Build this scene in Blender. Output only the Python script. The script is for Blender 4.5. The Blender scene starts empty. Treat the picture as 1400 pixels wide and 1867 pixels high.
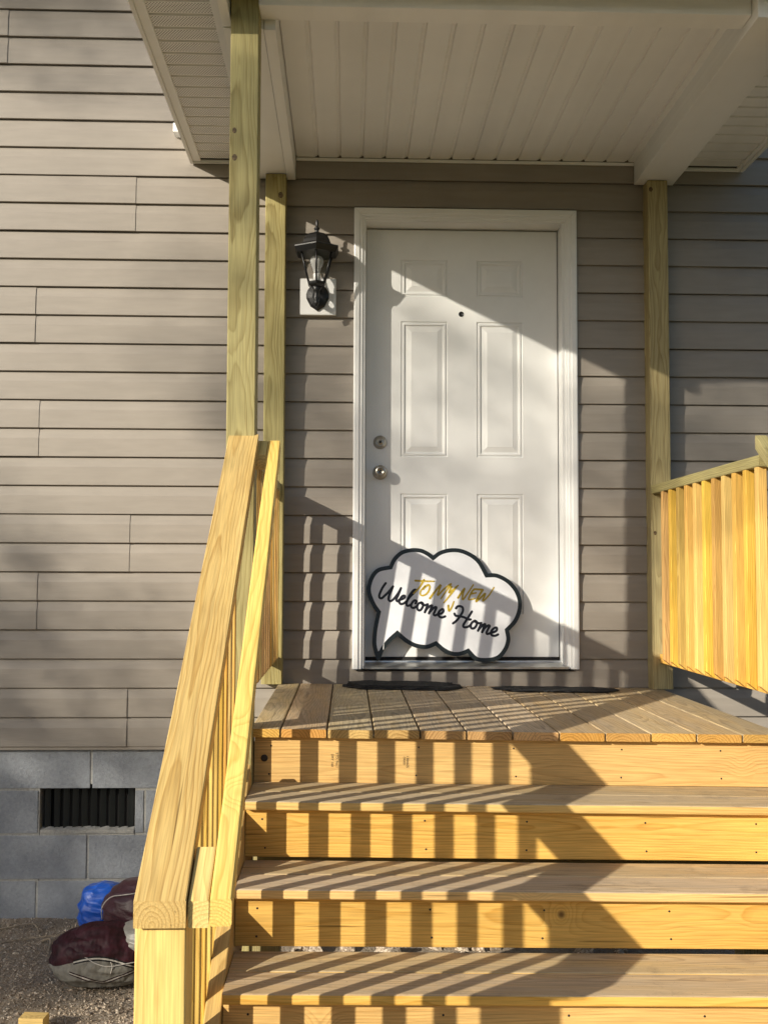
import bpy, bmesh, math, random
from mathutils import Vector, Matrix, noise
random.seed(7)
S = bpy.context.scene
C = S.collection
IN = 0.0254            # everything below is measured in inches and scaled to metres

# ---------------------------------------------------------------- camera
cam_d = bpy.data.cameras.new('camera')
cam = bpy.data.objects.new('camera', cam_d)
C.objects.link(cam)
S.camera = cam
YAW, PITCH, ROLL = 0.03348, 0.05615, 0.003215
fw = Vector((math.sin(YAW)*math.cos(PITCH), math.cos(YAW)*math.cos(PITCH), math.sin(PITCH)))
rt0 = Vector((math.cos(YAW), -math.sin(YAW), 0)); up0 = rt0.cross(fw)
rt = rt0*math.cos(ROLL) + up0*math.sin(ROLL); up = -rt0*math.sin(ROLL) + up0*math.cos(ROLL)
cam.matrix_world = Matrix(((rt.x, up.x, -fw.x, 0), (rt.y, up.y, -fw.y, -185.13*IN), (rt.z, up.z, -fw.z, 19.65*IN), (0, 0, 0, 1)))
cam_d.sensor_fit = 'HORIZONTAL'; cam_d.sensor_width = 36; cam_d.lens = 36*1950/1400
cam_d.clip_start = 0.05; cam_d.clip_end = 2000
S.render.resolution_x = 767; S.render.resolution_y = 1024

# ---------------------------------------------------------------- light
SUN_A, SUN_E = 1.22, 0.598           # the light travels (SUN_A, 1, -SUN_E)
w = bpy.data.worlds.new('World'); S.world = w; w.use_nodes = True
nt = w.node_tree; nt.nodes.clear()
sky = nt.nodes.new('ShaderNodeTexSky'); sky.sky_type = 'NISHITA'; sky.sun_disc = False
sky.sun_elevation = math.atan(SUN_E/math.hypot(SUN_A, 1))
sky.sun_rotation = math.atan2(-SUN_A, -1) % (2*math.pi)
sky.air_density = 1.0; sky.dust_density = 1.2; sky.ozone_density = 1.0
bg = nt.nodes.new('ShaderNodeBackground'); bg.inputs['Strength'].default_value = 0.105
out = nt.nodes.new('ShaderNodeOutputWorld')
nt.links.new(sky.outputs[0], bg.inputs[0]); nt.links.new(bg.outputs[0], out.inputs[0])
sun_d = bpy.data.lights.new('sun', 'SUN'); sun_d.energy = 5.0; sun_d.angle = math.radians(0.53); sun_d.color = (1.0, 0.92, 0.77)
sun = bpy.data.objects.new('sun', sun_d); C.objects.link(sun)
sun.rotation_euler = Vector((SUN_A, 1, -SUN_E)).to_track_quat('-Z', 'Y').to_euler()
sun.location = (-20, -20, 15)
S.view_settings.view_transform = 'Standard'; S.view_settings.look = 'None'
S.view_settings.exposure = 0.42; S.view_settings.gamma = 1
S.render.engine = 'CYCLES'

# ---------------------------------------------------------------- material helpers
def mat_new(name):
    m = bpy.data.materials.new(name); m.use_nodes = True
    t = m.node_tree; t.nodes.clear()
    o = t.nodes.new('ShaderNodeOutputMaterial'); p = t.nodes.new('ShaderNodeBsdfPrincipled')
    t.links.new(p.outputs[0], o.inputs[0])
    return m, t, p
class NB:
    """small helper to write node graphs as expressions"""
    def __init__(s, t): s.t = t
    def n(s, typ, **kw):
        n = s.t.nodes.new(typ)
        for k, v in kw.items(): setattr(n, k, v)
        return n
    def _in(s, sock, v):
        if isinstance(v, bpy.types.NodeSocket): s.t.links.new(v, sock)
        elif v is not None: sock.default_value = v
    def m(s, op, a, b=None, c=None, clamp=False):
        n = s.n('ShaderNodeMath', operation=op, use_clamp=clamp)
        s._in(n.inputs[0], a)
        if b is not None: s._in(n.inputs[1], b)
        if c is not None: s._in(n.inputs[2], c)
        return n.outputs[0]
    def xyz(s, x, y, z):
        n = s.n('ShaderNodeCombineXYZ')
        for i, v in enumerate((x, y, z)): s._in(n.inputs[i], v)
        return n.outputs[0]
    def sep(s, v):
        n = s.n('ShaderNodeSeparateXYZ'); s._in(n.inputs[0], v); return n.outputs
    def noise(s, v, scale=1.0, detail=2.0, rough=0.5):
        n = s.n('ShaderNodeTexNoise'); s._in(n.inputs['Vector'], v)
        n.inputs['Scale'].default_value = scale; n.inputs['Detail'].default_value = detail; n.inputs['Roughness'].default_value = rough
        return n.outputs['Fac']
    def mix(s, f, a, b, typ='MIX'):
        n = s.n('ShaderNodeMix', data_type='RGBA', blend_type=typ)
        s._in(n.inputs[0], f); s._in(n.inputs[6], a); s._in(n.inputs[7], b)
        return n.outputs[2]
    def ramp(s, f, pts):
        n = s.n('ShaderNodeValToRGB'); s._in(n.inputs[0], f)
        e = n.color_ramp.elements
        while len(e) > 1: e.remove(e[-1])
        e[0].position = pts[0][0]; e[0].color = pts[0][1]
        for p, c in pts[1:]:
            k = e.new(p); k.color = c
        return n.outputs[0]
    def mr(s, v, a, b, c, d):
        n = s.n('ShaderNodeMapRange'); s._in(n.inputs[0], v)
        for i, q in enumerate((a, b, c, d)): n.inputs[i+1].default_value = q
        return n.outputs[0]
    def bump(s, h, strength, dist, p):
        n = s.n('ShaderNodeBump'); n.inputs['Strength'].default_value = strength; n.inputs['Distance'].default_value = dist
        s._in(n.inputs['Height'], h); s.t.links.new(n.outputs[0], p.inputs['Normal'])
    def coord(s, out='Object'):
        return s.n('ShaderNodeTexCoord').outputs[out]
    def rnd(s): return s.n('ShaderNodeObjectInfo').outputs['Random']
def col(c): return (c[0], c[1], c[2], 1)
def g(v): return (v, v, v, 1)

def wood(name, early, late, knot=(.10, .05, .02), spacing=.0075, contrast=.8, grey=0.0, greyc=(.36, .31, .25), knots=5.0, rough=.65, pith=.05, stain=.25, var=(.80, 1.14, .487, .510)):
    """sawn pine: growth rings about a pith line beside the board (long axis = object X), knots, fibre and weathering"""
    m, t, p = mat_new(name); b = NB(t)
    co = b.coord(); r = b.rnd()
    wn = b.n('ShaderNodeTexWhiteNoise', noise_dimensions='1D'); b._in(wn.inputs['W'], r)
    q = b.sep(wn.outputs['Color'])
    x, y, z = b.sep(co)
    xs = b.m('ADD', x, b.m('MULTIPLY', r, 37.0))
    n1 = b.noise(b.xyz(b.m('MULTIPLY', xs, 1.3), b.m('MULTIPLY', y, 5), b.m('MULTIPLY', z, 5)), 1.0, 2.0)
    n2 = b.noise(b.xyz(b.m('MULTIPLY', xs, 5.0), b.m('MULTIPLY', y, 22), b.m('MULTIPLY', z, 22)), 1.0, 2.0)
    vor = b.n('ShaderNodeTexVoronoi', feature='F1'); vor.inputs['Scale'].default_value = knots
    b._in(vor.inputs['Vector'], b.xyz(xs, b.m('ADD', y, b.m('MULTIPLY', q[0], 9.0)), b.m('ADD', z, b.m('MULTIPLY', q[1], 9.0))))
    kd = b.m('DIVIDE', vor.outputs['Distance'], knots)                       # metres to the nearest knot
    on = b.m('GREATER_THAN', b.sep(vor.outputs['Color'])[0], .45)
    wrap = b.m('MULTIPLY', on, b.m('POWER', 2.718, b.m('MULTIPLY', b.m('MULTIPLY', kd, kd), -900.0)))
    cy = b.m('MULTIPLY', b.m('SUBTRACT', q[0], .5), .09)
    cz = b.m('SUBTRACT', b.m('MULTIPLY', q[1], -pith), pith*.35)
    dy = b.m('SUBTRACT', y, cy); dz = b.m('SUBTRACT', z, cz)
    rad = b.m('SQRT', b.m('ADD', b.m('MULTIPLY', dy, dy), b.m('MULTIPLY', dz, dz)))
    rad = b.m('ADD', rad, b.m('MULTIPLY', b.m('SUBTRACT', n1, .5), .055))
    rad = b.m('ADD', rad, b.m('MULTIPLY', b.m('SUBTRACT', n2, .5), .010))
    rad = b.m('ADD', rad, b.m('MULTIPLY', wrap, .030))
    wv = b.noise(b.xyz(b.m('MULTIPLY', rad, 60.0), q[2], 0.0), 1.0, 1.0)
    ring = b.m('FRACT', b.m('ADD', b.m('DIVIDE', rad, spacing), b.m('MULTIPLY', wv, 1.6)))
    lf = b.ramp(ring, [(0, g(.0)), (.42, g(.10)), (.74, g(.62)), (.90, g(1)), (1, g(.0))])
    fib = b.noise(b.xyz(b.m('MULTIPLY', xs, 9), b.m('MULTIPLY', y, 330), b.m('MULTIPLY', z, 330)), 1.0, 2.0)
    big = b.noise(b.xyz(b.m('MULTIPLY', xs, 2.0), b.m('MULTIPLY', y, 7), b.m('MULTIPLY', z, 7)), 1.0, 3.0)
    lfc = b.m('MULTIPLY', b.m('MULTIPLY', lf, contrast), b.mr(big, .3, .7, .45, 1.15))
    c = b.mix(lfc, col(early), col(late))
    c = b.mix(b.m('MULTIPLY', b.mr(big, .35, .75, 0, 1), stain), c, col([late[i]*.9 for i in range(3)]))
    if grey:
        wx = b.noise(b.xyz(b.m('MULTIPLY', xs, 3.0), b.m('MULTIPLY', y, 26), b.m('MULTIPLY', z, 26)), 1.0, 4.0, .6)
        c = b.mix(b.m('MULTIPLY', b.mr(wx, .30, .62, .35, 1.0), grey), c, b.mix(b.m('MULTIPLY', lf, .5), col(greyc), col([k*.5 for k in greyc])))
    c = b.mix(b.m('MULTIPLY', on, b.mr(kd, .006, .014, .85, 0)), c, col(knot))
    c = b.mix(1.0, c, b.ramp(fib, [(.25, g(.72)), (.7, g(1.08))]), 'MULTIPLY')
    if grey > .5:                                                           # trodden-in dirt
        dn = b.noise(b.n('ShaderNodeNewGeometry').outputs['Position'], 9.0, 6.0, .7)
        c = b.mix(b.mr(dn, .55, .75, 0, .45), c, (.13, .10, .075, 1))
        c = b.mix(b.mr(b.noise(co, 150.0, 2.0), .68, .74, 0, .6), c, (.10, .075, .05, 1))
    # drying checks: thin dark splits along the grain
    ck = b.noise(b.xyz(b.m('MULTIPLY', xs, 2.4), b.m('MULTIPLY', y, 120), b.m('MULTIPLY', z, 120)), 1.0, 1.0)
    c = b.mix(b.mr(ck, .74, .78, 0, .65), c, col([k*.25 for k in late]))
    hsv = b.n('ShaderNodeHueSaturation'); b._in(hsv.inputs['Color'], c)
    b._in(hsv.inputs['Value'], b.mr(q[2], 0, 1, var[0], var[1])); b._in(hsv.inputs['Hue'], b.mr(q[1], 0, 1, var[2], var[3])); b._in(hsv.inputs['Saturation'], b.mr(q[0], 0, 1, .90, 1.08))
    t.links.new(hsv.outputs[0], p.inputs['Base Color'])
    p.inputs['Roughness'].default_value = rough; p.inputs['Specular IOR Level'].default_value = .3
    b.bump(b.m('ADD', b.m('MULTIPLY', fib, .5), b.m('MULTIPLY', lf, .5)), .35, .0012, p)
    return m

def plain(name, c, rough=.5, metal=0.0, spec=.5, var=.06, scale=9.0, bump=0.0, bscale=200.0):
    m, t, p = mat_new(name); b = NB(t)
    co = b.coord(); n = b.noise(co, scale, 4.0, .6)
    k = b.ramp(n, [(.25, g(1-var*2)), (.75, g(1+var))])
    t.links.new(b.mix(1.0, col(c), k, 'MULTIPLY'), p.inputs['Base Color'])
    p.inputs['Roughness'].default_value = rough; p.inputs['Metallic'].default_value = metal; p.inputs['Specular IOR Level'].default_value = spec
    if bump: b.bump(b.noise(co, bscale, 3.0), bump, .002, p)
    return m

def vinyl(name, c, grain=True, rough=.48, dirt=.05):
    """extruded vinyl with a faint embossed wood grain along X and slight waviness"""
    m, t, p = mat_new(name); b = NB(t)
    ge = b.n('ShaderNodeNewGeometry').outputs['Position']
    x, y, z = b.sep(ge)
    n = b.noise(ge, 2.2, 4.0, .6); n2 = b.noise(b.xyz(b.m('MULTIPLY', x, 6), 0.0, b.m('MULTIPLY', z, 45)), 1.0, 3.0)
    r = b.rnd()
    k = b.m('ADD', b.mr(n, .3, .7, 1-dirt*1.5, 1+dirt), b.mr(r, 0, 1, -.025, .025))
    k = b.m('ADD', k, b.mr(n2, .3, .7, -.05, .05))
    t.links.new(b.mix(1.0, col(c), b.xyz(k, k, k), 'MULTIPLY'), p.inputs['Base Color'])
    p.inputs['Roughness'].default_value = rough; p.inputs['Specular IOR Level'].default_value = .35
    gr = b.noise(b.xyz(b.m('MULTIPLY', x, 14), b.m('MULTIPLY', y, 14), b.m('MULTIPLY', z, 420)), 1.0, 3.0)
    wav = b.noise(b.xyz(b.m('MULTIPLY', x, 2.3), b.m('MULTIPLY', y, 2.3), b.m('MULTIPLY', z, 9)), 1.0, 1.0)
    h = b.m('ADD', b.m('MULTIPLY', gr, .22 if grain else .0), b.m('MULTIPLY', wav, 1.0))
    b.bump(h, .6, .004, p)
    return m

SIGN_OUTLINE = [[(5.13,-0.04),(4.59,1.35),(4.26,3.07),(4.48,5.67),(5.02,8.28)],[(5.02,8.28),(4.15,9.58),(3.38,11.55),(3.38,13.09),(4.04,14.86),(5.24,16.08),(7.22,16.53)],[(7.22,16.53),(7.89,17.86),(9.21,19.1),(10.98,19.62),(12.75,19.56),(14.07,19.0),(14.95,18.34)],[(14.95,18.34),(16.06,19.12),(17.84,19.62),(19.83,19.54),(21.82,18.7),(23.34,17.36),(24.52,15.19)],[(24.52,15.19),(26.17,15.15),(28.14,14.16),(29.65,12.5),(30.37,10.52),(30.25,8.54),(29.38,6.57),(28.03,5.16)],[(28.03,5.16),(28.21,3.53),(27.62,1.8),(26.28,0.29),(24.31,-0.25),(22.14,-0.04),(20.75,1.25)],[(20.75,1.25),(19.55,0.82),(18.03,0.82),(16.51,1.47),(15.22,2.54)],[(15.22,2.54),(13.69,2.0),(11.74,2.22),(10.01,3.08),(8.6,4.26)],[(8.6,4.26),(7.41,3.18),(6.32,1.78),(5.67,0.28),(5.13,-0.04)]]
SIGN_BLACK = [[(6.6,13.42),(6.09,12.69),(5.68,11.87),(5.47,11.25),(5.57,10.84),(5.93,10.79),(6.34,11.15),(6.96,11.72),(7.47,12.34),(7.88,12.85)],[(7.88,12.85),(7.47,11.87),(7.16,11.15),(7.11,10.53),(7.47,10.28),(7.98,10.64),(8.49,11.26),(8.91,11.88),(9.27,12.55)],[(9.27,12.55),(8.8,11.36),(8.44,10.54),(8.7,10.23),(8.95,10.44)],[(8.9,10.49),(9.52,10.64),(9.93,10.95),(9.88,11.21),(9.52,11.16),(9.11,10.64),(8.95,10.13),(9.21,9.77),(9.72,9.87),(10.23,10.23)],[(10.23,10.23),(10.75,10.95),(11.47,11.68),(11.89,12.14),(11.74,12.28),(11.37,12.09),(10.75,11.26),(10.29,10.23),(10.23,9.62),(10.54,9.46),(11.05,9.72)],[(11.79,9.88),(11.96,10.29),(11.57,10.39),(11.16,9.93),(11.0,9.41),(11.25,9.11),(11.66,9.16),(12.13,9.52)],[(12.8,10.05),(12.28,9.83),(12.07,9.21),(12.27,8.7),(12.68,8.75),(13.05,9.32),(13.1,9.83),(12.8,10.05),(13.0,9.73),(13.41,9.57),(13.87,9.73)],[(13.92,9.73),(13.66,9.01),(13.4,8.34)],[(13.45,8.5),(13.92,9.11),(14.49,9.52),(14.67,9.42),(14.38,8.81),(14.11,8.14)],[(14.17,8.29),(14.63,8.81),(15.15,9.22),(15.41,9.14),(15.14,8.5),(14.93,7.99),(15.24,7.8),(15.75,8.09)],[(15.75,8.07),(16.27,8.14),(16.63,8.5),(16.58,8.86),(16.27,8.81),(15.86,8.4),(15.75,7.89),(16.05,7.51),(16.46,7.46),(16.93,7.63)],[(18.83,9.04),(19.09,9.35),(19.6,9.4),(20.01,9.14),(20.0,8.48),(19.58,7.76),(18.95,6.94),(18.28,6.41)],[(18.56,8.11),(18.76,7.76),(19.47,7.66),(20.29,7.45),(20.8,7.15),(21.36,7.1)],[(21.59,8.48),(21.01,7.56),(20.38,6.63),(20.07,6.12),(20.16,5.77),(20.67,5.77),(21.19,6.02),(21.51,6.43)],[(22.08,6.89),(21.56,6.53),(21.35,6.02),(21.49,5.57),(22.0,5.62),(22.37,6.13),(22.43,6.64),(22.08,6.89),(22.33,6.59),(22.84,6.45),(23.2,6.49)],[(23.2,6.49),(22.93,5.82),(22.61,5.14)],[(22.66,5.26),(23.14,5.82),(23.71,6.28),(23.88,6.18),(23.59,5.62),(23.32,4.89)],[(23.38,5.01),(23.8,5.62),(24.37,6.05),(24.65,5.96),(24.36,5.42),(24.09,4.8),(24.24,4.58),(24.76,4.75)],[(24.86,4.79),(25.58,5.01),(25.9,5.32),(25.85,5.67),(25.49,5.62),(25.02,5.21),(24.86,4.7),(25.05,4.35),(25.57,4.28),(26.08,4.5)]]
SIGN_GOLD = [[(11.8,13.87),(13.45,13.79),(15.1,13.77)],[(13.29,14.01),(12.51,12.71),(11.47,11.63)],[(13.13,12.4),(13.64,12.92),(14.16,13.11),(14.28,12.61),(13.94,11.79),(13.32,11.32),(12.76,11.32),(12.61,11.78),(12.92,12.35),(13.54,13.0)],[(14.28,10.77),(15.11,11.86),(16.21,13.15),(15.94,12.27),(15.67,11.29),(16.76,12.38),(18.06,13.36),(17.17,12.07),(16.23,10.73)],[(18.11,12.8),(17.63,11.76),(18.41,12.33),(19.27,13.06)],[(18.93,12.75),(18.09,11.66),(16.73,10.01)],[(17.5,9.5),(17.59,8.57),(18.06,9.19),(18.48,10.22)],[(19.21,10.89),(19.74,11.66),(20.43,12.54),(20.1,11.66),(20.03,10.53),(20.98,11.77),(21.93,13.17)],[(23.57,12.29),(22.74,12.37),(21.97,12.31),(21.39,11.46),(21.06,10.64),(21.48,10.59),(22.15,10.76)],[(21.65,11.62),(22.42,11.75)],[(23.57,12.29),(22.83,11.16),(22.34,10.23),(23.23,10.95),(24.02,11.67),(23.53,10.33),(24.58,11.26),(25.54,12.71)]]

# ---------------------------------------------------------------- geometry helpers
WORLD = {}
def T(x, y, z): return Matrix.Translation(Vector((x, y, z))*IN)
def thing(name, label, cat, loc=(0, 0, 0), group=None):
    o = bpy.data.objects.new(name, None); C.objects.link(o); o.empty_display_size = .1
    o.location = Vector(loc)*IN; WORLD[o] = T(*loc)
    o['label'] = label; o['category'] = cat
    if group: o['group'] = group
    return o
def put(name, me, parent=None, M=None, label=None, cat=None, group=None, kind=None):
    o = bpy.data.objects.new(name, me); C.objects.link(o)
    M = M if M is not None else Matrix.Identity(4); WORLD[o] = M
    if parent is not None:
        o.parent = parent; o.matrix_basis = WORLD[parent].inverted() @ M
    else: o.matrix_basis = M
    for k, v in (('label', label), ('category', cat), ('group', group), ('kind', kind)):
        if v: o[k] = v
    return o
def mesh(name, vs, fs, mats, idx=None, smooth=False):
    me = bpy.data.meshes.new(name)
    me.from_pydata([(a*IN, b*IN, c*IN) for a, b, c in vs], [], fs)
    for m in (mats if isinstance(mats, (list, tuple)) else [mats]): me.materials.append(m)
    if idx: me.polygons.foreach_set('material_index', idx)
    if smooth: me.polygons.foreach_set('use_smooth', [True]*len(me.polygons))
    me.update(); return me
def bm_mesh(name, bm, mats, smooth=False):
    me = bpy.data.meshes.new(name); bmesh.ops.scale(bm, vec=(IN, IN, IN), verts=bm.verts)
    bmesh.ops.recalc_face_normals(bm, faces=bm.faces)
    bm.to_mesh(me); bm.free()
    for m in (mats if isinstance(mats, (list, tuple)) else [mats]): me.materials.append(m)
    if smooth: me.polygons.foreach_set('use_smooth', [True]*len(me.polygons))
    return me
def box(name, parent, x0, x1, y0, y1, z0, z1, mat, bev=0.0, **kw):
    bm = bmesh.new()
    bmesh.ops.create_cube(bm, size=1.0, matrix=Matrix.Diagonal((x1-x0, y1-y0, z1-z0, 1)))
    if bev: bmesh.ops.bevel(bm, geom=list(bm.edges), offset=bev, segments=2, affect='EDGES', profile=.6)
    return put(name, bm_mesh(name, bm, mat), parent, T((x0+x1)/2, (y0+y1)/2, (z0+z1)/2), **kw)
BCACHE = {}
def board(name, parent, p0, p1, w, t, mats, upv=(0, 0, 1), r=.12, cut0=0.0, cut1=0.0, seg=2, allsides=False, **kw):
    """timber from p0 to p1 (centre line); w across, t along upv; rounded arrises; plumb or bevel cuts by shear of the ends"""
    p0 = Vector(p0); p1 = Vector(p1); d = p1-p0; L = d.length; X = d.normalized()
    Z = Vector(upv); Z = (Z-X*Z.dot(X)).normalized(); Y = Z.cross(X)
    ml = mats if isinstance(mats, (list, tuple)) else [mats]
    key = (round(L, 2), w, t, r, cut0, cut1, seg, allsides, tuple(m.name for m in ml))
    if key not in BCACHE:
        prof = []
        for cy, cz, a0 in ((1, 1, 0), (-1, 1, 90), (-1, -1, 180), (1, -1, 270)):
            for i in range(seg+1):
                a = math.radians(a0+90*i/seg); prof.append((cy*(w/2-r)+r*math.cos(a), cz*(t/2-r)+r*math.sin(a)))
        n = len(prof); vs = []
        for s, cu in ((-L/2, cut0), (L/2, cut1)):
            for y, z in prof: vs.append((s+cu*z, y, z))
        fs = [tuple(range(n-1, -1, -1)), tuple(range(n, 2*n))]; idx = [0, 0]
        for i in range(n):
            j = (i+1) % n; fs.append((i, j, n+j, n+i))
            nz = (prof[i][1]+prof[j][1])/2
            idx.append(1 if len(ml) > 1 and (allsides or nz > t/2-r*.4) else 0)
        me = mesh(name, vs, fs, ml, idx)
        BCACHE[key] = me
    M = Matrix(((X.x, Y.x, Z.x, 0), (X.y, Y.y, Z.y, 0), (X.z, Y.z, Z.z, 0), (0, 0, 0, 1)))
    return put(name, BCACHE[key], parent, T(*((p0+p1)/2)) @ M, **kw)
def lathe(name, prof, mat, n=24, axis='Z', smooth=True, start=0.0):
    """surface of revolution; prof = [(radius, height)]"""
    vs = []; fs = []
    for r, h in prof:
        for i in range(n):
            a = start+2*math.pi*i/n; c, s = r*math.cos(a), r*math.sin(a)
            vs.append((c, s, h) if axis == 'Z' else (c, -h, s))
    for k in range(len(prof)-1):
        for i in range(n):
            j = (i+1) % n; fs.append((k*n+i, k*n+j, (k+1)*n+j, (k+1)*n+i))
    fs.append(tuple(range(n-1, -1, -1))); fs.append(tuple(range((len(prof)-1)*n, len(prof)*n)))
    return mesh(name, vs, fs, mat, smooth=smooth)
def tube(name, pts, rad, mat, n=8, smooth=True):
    vs = []; fs = []; P = [Vector(p) for p in pts]
    for i, p in enumerate(P):
        d = (P[min(i+1, len(P)-1)]-P[max(i-1, 0)]).normalized()
        a = d.orthogonal().normalized() if i == 0 else (a-d*a.dot(d)).normalized()
        b = d.cross(a); r = rad[i] if isinstance(rad, (list, tuple)) else rad
        for k in range(n):
            q = 2*math.pi*k/n; vs.append(tuple(p+a*r*math.cos(q)+b*r*math.sin(q)))
    for i in range(len(P)-1):
        for k in range(n):
            j = (k+1) % n; fs.append((i*n+k, i*n+j, (i+1)*n+j, (i+1)*n+k))
    fs.append(tuple(range(n-1, -1, -1))); fs.append(tuple(range((len(P)-1)*n, len(P)*n)))
    return mesh(name, vs, fs, mat, smooth=smooth)
def smooth_path(pts, sub=6):
    P = [Vector(p) for p in pts]; o = []
    for i in range(len(P)-1):
        a, b, c, d = P[max(i-1, 0)], P[i], P[i+1], P[min(i+2, len(P)-1)]
        for k in range(sub):
            t = k/sub
            o.append(.5*((2*b)+(c-a)*t+(2*a-5*b+4*c-d)*t*t+(3*b-a-3*c+d)*t*t*t))
    o.append(P[-1]); return o

# ---------------------------------------------------------------- materials
M_FRESH = wood('pine_fresh', (.88, .64, .20), (.60, .36, .08), contrast=.75, spacing=.0058, var=(.98, 1.08, .494, .500))
M_RISER = wood('pine_riser', (.79, .515, .15), (.51, .27, .05), contrast=.65, spacing=.0062, knots=4.5, var=(.86, 1.10, .490, .508))
M_GREEN = wood('pine_treated_green', (.47, .405, .19), (.26, .20, .075), contrast=.9, spacing=.0056, knots=3.5, stain=.25)
M_CAP = wood('pine_cap_weathered', (.71, .50, .185), (.40, .225, .055), contrast=.8, spacing=.0066, grey=.15, greyc=(.42, .33, .21), knots=4.5, pith=.02, stain=.4, var=(.96, 1.04, .497, .503))
M_DECK = wood('pine_deck_weathered', (.66, .48, .24), (.34, .215, .09), contrast=.8, spacing=.0068, grey=.62, greyc=(.49, .415, .31), knots=3.5, rough=.75, var=(.70, 1.16, .487, .510))
M_DECKEND = wood('pine_deck_cut', (.70, .42, .13), (.36, .18, .04), contrast=1.0, spacing=.0085, knots=2.0, var=(.65, 1.15, .485, .510))
M_BAL = wood('pine_baluster', (.77, .50, .135), (.47, .25, .045), contrast=.85, spacing=.0048, knots=3.0, stain=.4, var=(.78, 1.14, .485, .510))
M_SIDING = vinyl('vinyl_siding_clay', (.30, .266, .228))
M_WHITE = vinyl('vinyl_white', (.88, .865, .835), grain=False, rough=.42, dirt=.03)
M_TRIM = plain('painted_trim_white', (.82, .82, .81), .4, var=.02)
M_DOOR = plain('painted_door_white', (.80, .80, .79), .38, var=.02, bump=.03, bscale=500)
M_ALU = plain('mill_aluminium', (.55, .55, .54), .38, metal=.9, var=.08)
M_RUBBER = plain('black_rubber', (.008, .008, .009), .8, var=.2, bump=.4, bscale=260)
M_NICKEL = plain('satin_nickel', (.42, .40, .36), .32, metal=1.0, var=.06)
M_BLACK = plain('cast_black', (.012, .012, .013), .38, var=.1, bump=.15, bscale=700)
M_DARK = plain('dark_void', (.01, .01, .01), .9)
M_SHEATH = plain('wall_sheathing', (.10, .085, .07), .9)
M_SIGNW = plain('sign_white', (.76, .77, .80), .35, var=.03, scale=14)
M_SIGNB = plain('sign_ink', (.006, .010, .010), .4, var=.02)
M_INK = plain('lettering_black', (.006, .006, .012), .45, var=.02)
M_GOLD = plain('gold_paint', (.55, .39, .03), .5, var=.2, scale=160, metal=.0)
M_STAMP = plain('mill_stamp_ink', (.05, .035, .02), .8, var=.3, scale=400)
M_SHINGLE = plain('roof_shingle', (.06, .055, .05), .9, var=.3, scale=40, bump=.5, bscale=300)
def block_mat(name, c, var, scale, bstr):
    m, t, p = mat_new(name); b = NB(t); co = b.n('ShaderNodeNewGeometry').outputs['Position']
    n = b.noise(co, scale, 6.0, .7); n2 = b.noise(co, 3.0, 3.0); n3 = b.noise(co, 420.0, 2.0)
    k = b.m('ADD', b.mr(n, .3, .7, 1-var, 1+var*.7), b.mr(n2, .3, .7, -.10, .10)); k = b.m('ADD', k, b.mr(n3, .3, .7, -.06, .06))
    k = b.m('ADD', k, b.mr(b.rnd(), 0, 1, -.08, .08))
    t.links.new(b.mix(1.0, col(c), b.xyz(k, k, k), 'MULTIPLY'), p.inputs['Base Color'])
    p.inputs['Roughness'].default_value = .95; p.inputs['Specular IOR Level'].default_value = .15
    b.bump(b.m('ADD', n, b.m('MULTIPLY', n3, .6)), bstr, .006, p)
    return m
M_BLOCK = block_mat('concrete_block', (.34, .36, .39), .16, 70, 1.0)
M_MORTAR = block_mat('mortar', (.44, .43, .40), .25, 90, .8)
def ground_mat():
    m, t, p = mat_new('dirt_and_gravel'); b = NB(t); co = b.n('ShaderNodeNewGeometry').outputs['Position']
    v = b.n('ShaderNodeTexVoronoi', feature='F1'); v.inputs['Scale'].default_value = 95; b._in(v.inputs['Vector'], co)
    n = b.noise(co, 7.0, 5.0, .6); f = b.noise(co, 260.0, 4.0, .7)
    c = b.ramp(f, [(.28, (.15, .115, .085, 1)), (.5, (.40, .32, .235, 1)), (.72, (.58, .485, .375, 1))])
    c = b.mix(b.mr(b.sep(v.outputs['Color'])[0], .55, .95, 0, .7), c, (.50, .44, .37, 1))
    c = b.mix(b.mr(n, .35, .7, .45, 0), c, (.20, .165, .13, 1))
    px, py, pz = b.sep(co)
    far = b.m('SQRT', b.m('ADD', b.m('MULTIPLY', px, px), b.m('MULTIPLY', b.m('ADD', py, 1.0), b.m('ADD', py, 1.0))))
    c = b.mix(b.mr(b.m('ADD', far, b.m('MULTIPLY', n, 3.0)), 4.6, 6.2, 0, 1), c, b.mix(f, (.035, .05, .016, 1), (.10, .105, .045, 1)))  # unseen darker lawn farther out, added to lower the bounced light
    t.links.new(c, p.inputs['Base Color']); p.inputs['Roughness'].default_value = .95; p.inputs['Specular IOR Level'].default_value = .15
    b.bump(b.m('ADD', f, b.m('MULTIPLY', b.m('SUBTRACT', 1.0, v.outputs['Distance']), .7)), 1.0, .008, p)
    return m
M_GROUND = ground_mat()

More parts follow.
